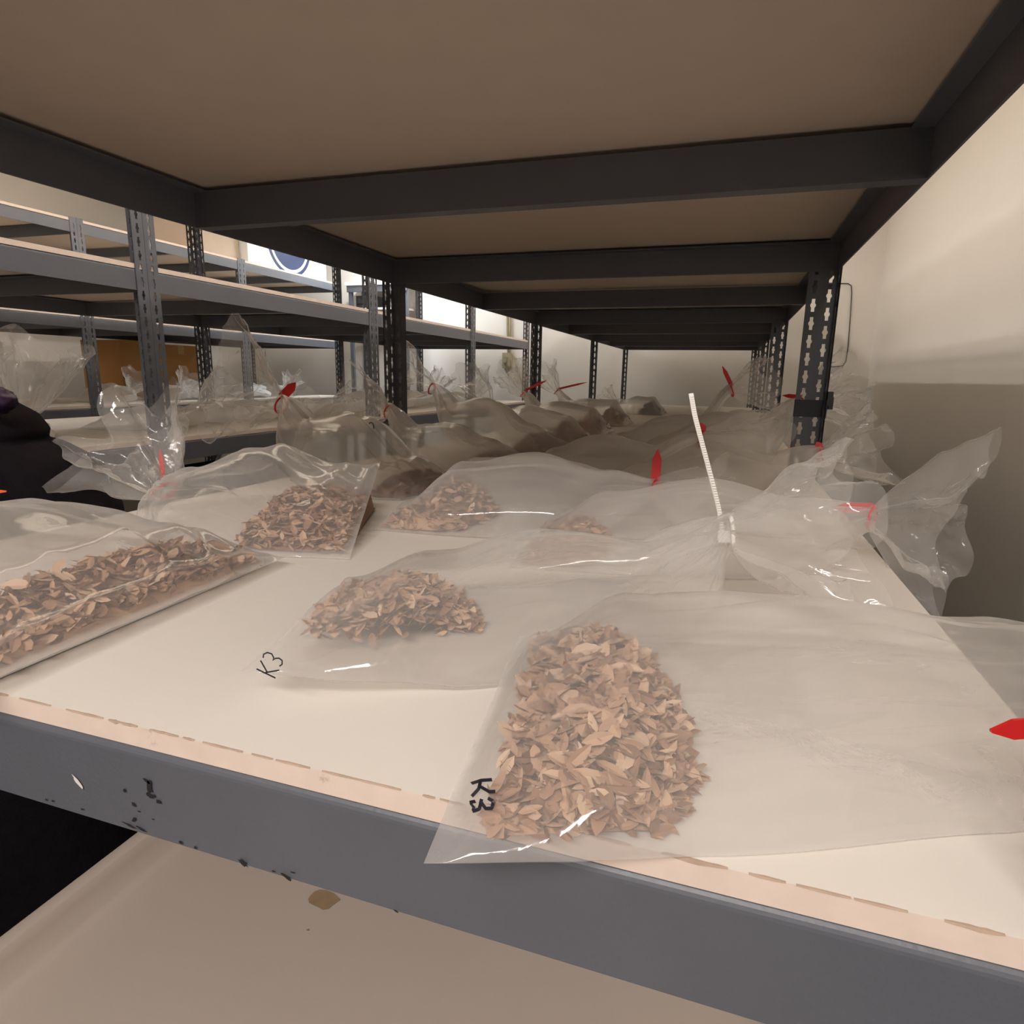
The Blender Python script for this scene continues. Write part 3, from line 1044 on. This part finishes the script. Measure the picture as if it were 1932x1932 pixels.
# ---- bags on the middle rack and the far left rack
far_bags = [
    ((-2.00, .72), (-1.98, .98), (-1.66, .80, .070), .09, (.3, .1, 1.0), .085, .17, 'whitish tied bag standing above the black bundle at the left edge', 'red'),
    ((-2.05, 1.22), (-2.05, 1.46), (-1.70, 1.36, .075), .07, (.8, .1, .5), .06, .12, 'crumpled bag behind the foot of the front double post', None),
    ((-2.05, 1.58), (-2.05, 1.82), (-1.70, 1.72, .075), .07, (.8, .1, .35), .065, .12, 'crumpled shiny bag left of the wide red tag', None),
    ((-2.05, 2.02), (-2.05, 2.22), (-1.72, 2.10, .070), .07, (.8, .1, .3), .05, .10, 'brown-ended bag at the foot of the second middle-rack post', None),
    ((-2.05, 2.42), (-2.05, 2.66), (-1.70, 2.54, .080), .09, (.6, .1, .9), .07, .13, 'bright ruffled bag glimpsed left of the dark double post', None),
    ((-2.05, 2.86), (-2.05, 3.10), (-1.70, 2.98, .080), .09, (.6, .1, .9), .07, .13, 'shiny ruffled bag glimpsed right of the dark double post', None),
    ((-2.05, 3.55), (-2.05, 3.80), (-1.72, 3.68, .060), .07, (.6, .1, .6), .05, .10, 'small ruffled bag below the wall socket', None),
]
for i, (p, q, N, hm, D, rt, lt, lab, tie) in enumerate(far_bags):
    b = Bag(p + (.0135,), q + (.0135,), N[:2] + (N[2] + .0125,), .06, hm, seed=30 + i, wmid=1.0, wend=.65, nr=.012, fold=.9)
    make_bag(lab, b, tail=dict(D=D, R1=rt, R2=rt * .75, length=lt, spread=(0, 1, .2)), res=(36, 40), tie=tie, seed=30 + i, far=True, group='clear bags on the other racks', tres=(26, 90))
farC = [((-3.62, 2.40), (-3.62, 2.62), (-3.30, 2.52, .06), 'low crumpled bag on the pale rack left of the front double post'),
        ((-3.62, 2.74), (-3.62, 3.00), (-3.30, 2.88, .07), 'bright crumpled bag on the pale rack right of the front double post'),
        ((-3.62, 3.72), (-3.62, 3.95), (-3.30, 3.84, .06), 'clear ruffled bag right of the white crumpled one on the pale rack')]
for i, (p, q, N, lab) in enumerate(farC):
    b = Bag(p + (.0135,), q + (.0135,), N[:2] + (N[2] + .0125,), .08, .10, seed=50 + i, wmid=1.0, wend=.7, nr=.014, fold=1.0)
    make_bag(lab, b, tail=dict(D=(.6, .1, .8), R1=.07, R2=.06, length=.11, spread=(0, 1, .2)), res=(32, 36), tie=None, seed=50 + i, far=True, group='clear bags on the other racks', tres=(24, 80))


def crumple(name, label, c, dims, mat, seed, cat):
    m = MB()
    nu, na = 22, 36
    P = np.zeros((nu, na, 3))
    for i in range(nu):
        v = math.pi * i / (nu - 1)
        for j in range(na):
            a = 2 * math.pi * j / na
            d = np.array([math.sin(v) * math.cos(a), math.sin(v) * math.sin(a), math.cos(v)])
            rr = 1 + .35 * noise.noise(tuple(d * 2.2 + seed)) + .2 * (1 - 2 * abs(noise.noise(tuple(d * 4 + seed * 2))))
            P[i, j] = d * rr * np.array(dims)
    P[:, :, 2] = np.maximum(P[:, :, 2] + dims[2] * .8, .0015)
    m.grid(P, wrap_v=True)
    o = m.build(name, mat, None, False)
    o.location = c
    tag(o, label, cat)
    return o


crumple('white_plastic_sack', 'crumpled opaque white sack on the pale rack, right of the wide red tag', (-3.42, 3.60, .0135), (.10, .13, .05), M['paper'], 3, 'sack')
crumple('white_plastic_sack', 'small crumpled white sack on the pale rack, by the dark middle-rack post', (-3.45, 3.10, .0135), (.08, .10, .06), M['paper'], 8, 'sack')


# ------------------------------------------------------------------ boxes on the far left rack
def carton(label, a, b, mat, flap=None):
    root = empty('cardboard_box', ((a[0] + b[0]) / 2, (a[1] + b[1]) / 2, a[2]))
    tag(root, label, 'box', None)
    org = np.array(root.location)
    m = MB()
    m.box(a, b)
    o = m.build('carton', mat, root, origin=org)
    md = o.modifiers.new('bevel', 'BEVEL')
    md.width = .004
    md.segments = 2
    m = MB()
    ym = (a[1] + b[1]) / 2
    m.box((a[0] + .002, ym - .025, b[2]), (b[0] - .002, ym + .025, b[2] + .0008))
    m.box((b[0], ym - .025, b[2] - .06), (b[0] + .0008, ym + .025, b[2] + .0008))
    m.build('packing_tape', flap or M['tape'], root, origin=org)
    return root


carton('big orange-brown cardboard box on the pale rack, behind the front double post', (-4.045, 2.84, .0135), (-3.72, 3.16, .37), M['card'])
carton('orange-brown cardboard box on the pale rack, left of the dark middle-rack post', (-4.045, 3.19, .0135), (-3.74, 3.46, .36), M['card'])
carton('greyish-brown carton on the top pale shelf, beside the white one', (-3.75, 3.19, 2 * LV + .0135), (-3.36, 3.515, 2 * LV + .33), M['card_gy'], M['card_gy'])
wb = carton('white carton printed with a dark blue disc, on the top pale shelf', (-3.75, 3.525, 2 * LV + .0135), (-3.30, 4.42, 2 * LV + .42), M['white'], M['white'])
org = np.array(wb.location)
cyc, czc = 3.97, 2 * LV + .235
m = MB()
m.add([(-3.2985, cyc + .20 * math.cos(t), czc + .185 * math.sin(t)) for t in np.linspace(0, 2 * math.pi, 49)[:-1]], [tuple(range(48))])
ring = []
for t in np.linspace(0, 2 * math.pi, 61)[:-1]:
    ring += [(-3.2985, cyc + .222 * math.cos(t), czc + .207 * math.sin(t)), (-3.2985, cyc + .250 * math.cos(t), czc + .232 * math.sin(t))]
k = len(ring)
m.add(ring, [(i, (i + 1), (i + 3) % k, (i + 2) % k) for i in range(0, k, 2)])
o = m.build('printed_disc', M['blue'], wb, origin=org)
o['label'] = 'dark blue disc in a blue ring'

# ------------------------------------------------------------------ side bench by the back wall with dark gear under it
bench = empty('side_table', (-3.0, 4.62, Z0))
tag(bench, 'grey-white table against the back wall, seen past the end of the pale rack', 'table')
org = np.array(bench.location)
m = MB()
m.box((-3.18, 4.49, .885), (-2.62, 4.74, .91))
m.build('table_top', M['white'], bench, origin=org)
m = MB()
m.box((-3.17, 4.50, .835), (-2.63, 4.515, .885))
m.build('apron', M['steel'], bench, origin=org)
for lx in (-3.16, -2.66):
    for ly in (4.51, 4.71):
        m = MB()
        m.box((lx, ly, Z0), (lx + .03, ly + .025, .885))
        m.build('leg', M['steel'], bench, origin=org)
m = MB()
m.box((-3.13, 4.52, .70), (-2.67, 4.73, .715))
m.build('lower_shelf', M['board'], bench, origin=org)
m = MB()
m.box((-3.11, 4.54, .7155), (-2.94, 4.70, .81))
m.box((-3.09, 4.53, .75), (-2.97, 4.55, .79))
o = m.build('equipment_case', M['blackp'])
tag(o, 'black equipment case under the table by the back wall', 'case')

# ------------------------------------------------------------------ wall socket and wire loop on the back wall
so = empty('wall_socket', (-1.862, Y1, .30))
tag(so, 'beige wall socket with cables running up from it, back wall', 'wall socket')
org = np.array(so.location)
m = MB()
m.box((-1.905, Y1 - .035, .255), (-1.825, Y1, .375))
m.build('socket_box', M['beige'], so, origin=org)
m = MB()
m.box((-1.893, Y1 - .055, .300), (-1.863, Y1 - .035, .345))
m.box((-1.858, Y1 - .055, .270), (-1.835, Y1 - .035, .320))
m.build('plug', M['beige'], so, origin=org)
for dx in (-.020, .0):
    m = MB()
    m.tube([(-1.850 + dx * .5, Y1 - .012, .37), (-1.853 + dx, Y1 - .012, .55), (-1.858 + dx * 1.8, Y1 - .012, 1.2), (-1.86 + dx * 2, Y1 - .012, Z1)], .009, 8)
    m.build('cable', M['beige'], so, True, origin=org)
m = MB()
wp = [at(x, y, Y=Y1 - .006) for x, y in ((1560, 534), (1588, 535), (1600, 535), (1606, 539), (1607, 552), (1604, 600), (1600, 655), (1596, 682), (1590, 690), (1572, 692), (1556, 690))]
m.tube(wp, .0032, 6)
o = m.build('wire_loop', M['wire'], None, True)
tag(o, 'thin dark wire loop on the back wall beside the near right-hand post', 'wire')

# ------------------------------------------------------------------ dark bin with pale rods on the lower shelf of the middle rack
m = MB()
bx0, bx1, by0, by1, bz0, bz1 = -2.10, -1.74, 1.62, 2.06, -LV + .0135, -.155
m.box((bx0, by0, bz0), (bx1, by1, bz0 + .004))
for q in (((bx0, by0), (bx1, by0 + .004)), ((bx0, by1 - .004), (bx1, by1)), ((bx0, by0), (bx0 + .004, by1)), ((bx1 - .004, by0), (bx1, by1))):
    m.box(q[0] + (bz0,), q[1] + (bz1,))
o = m.build('storage_bin', M['blackp'])
tag(o, 'dark open bin on the lower shelf of the middle rack, glimpsed between two bags', 'bin')
m = MB()
m.tube([(-2.09 + .09 * t, 1.65 + .1 * t, bz0 + .012 + .31 * t) for t in np.linspace(0, 1, 6)], .008, 8)
rod_me = m.mesh('pale_rod', M['white'], True)
for i in range(7):
    o = bpy.data.objects.new('pale_rod', rod_me)
    o.location = (.03 * i, .035 * i + .01 * (i % 2), .0)
    C.objects.link(o)
    tag(o, 'short pale rod sticking out of the dark bin under the middle rack shelf', 'rod', 'pale rods in the dark bin')

# ------------------------------------------------------------------ dark cloth bundle standing in the aisle
bun = empty('cloth_bundle', (-1.33, .47, Z0))
tag(bun, 'tall black cloth bundle in the aisle at the left edge, with shiny purple top', 'cloth bundle')
org = np.array(bun.location)
m = MB()
nu, na = 40, 48
P = np.zeros((nu, na, 3))
prof_z = [Z0 + .001, -.6, -.25, -.044, .050, .072, .080, .095, .120, .150, .175]
prof_r = [.235, .240, .242, .240, .190, .158, .134, .138, .124, .080, .004]
bc = at(-100, 800, D=1.0)
for i in range(nu):
    t = i / (nu - 1)
    z = np.interp(t, np.linspace(0, 1, 11), prof_z)
    rr = np.interp(t, np.linspace(0, 1, 11), prof_r)
    for j in range(na):
        a = 2 * math.pi * j / na
        q = 1 + .05 * noise.noise((math.cos(a) * 1.4, math.sin(a) * 1.4, z * 5)) + .02 * noise.noise((math.cos(a) * 4, math.sin(a) * 4, z * 16))
        P[i, j] = (bc[0] + rr * q * math.cos(a), bc[1] + rr * q * math.sin(a) * .9, z)
m.grid(P, wrap_v=True)
m.build('cloth', M['black'], bun, True, origin=org)
m = MB()
pc = at(-10, 756, D=.93)
P = np.zeros((14, 20, 3))
for i in range(14):
    v = math.pi * i / 13
    for j in range(20):
        a = 2 * math.pi * j / 20
        d = np.array([math.sin(v) * math.cos(a), math.sin(v) * math.sin(a), math.cos(v)])
        P[i, j] = pc + d * np.array([.026, .026, .020]) * (1 + .25 * noise.noise(tuple(d * 2.5)))
m.grid(P, wrap_v=True)
m.build('purple_top', M['purple'], bun, True, origin=org)
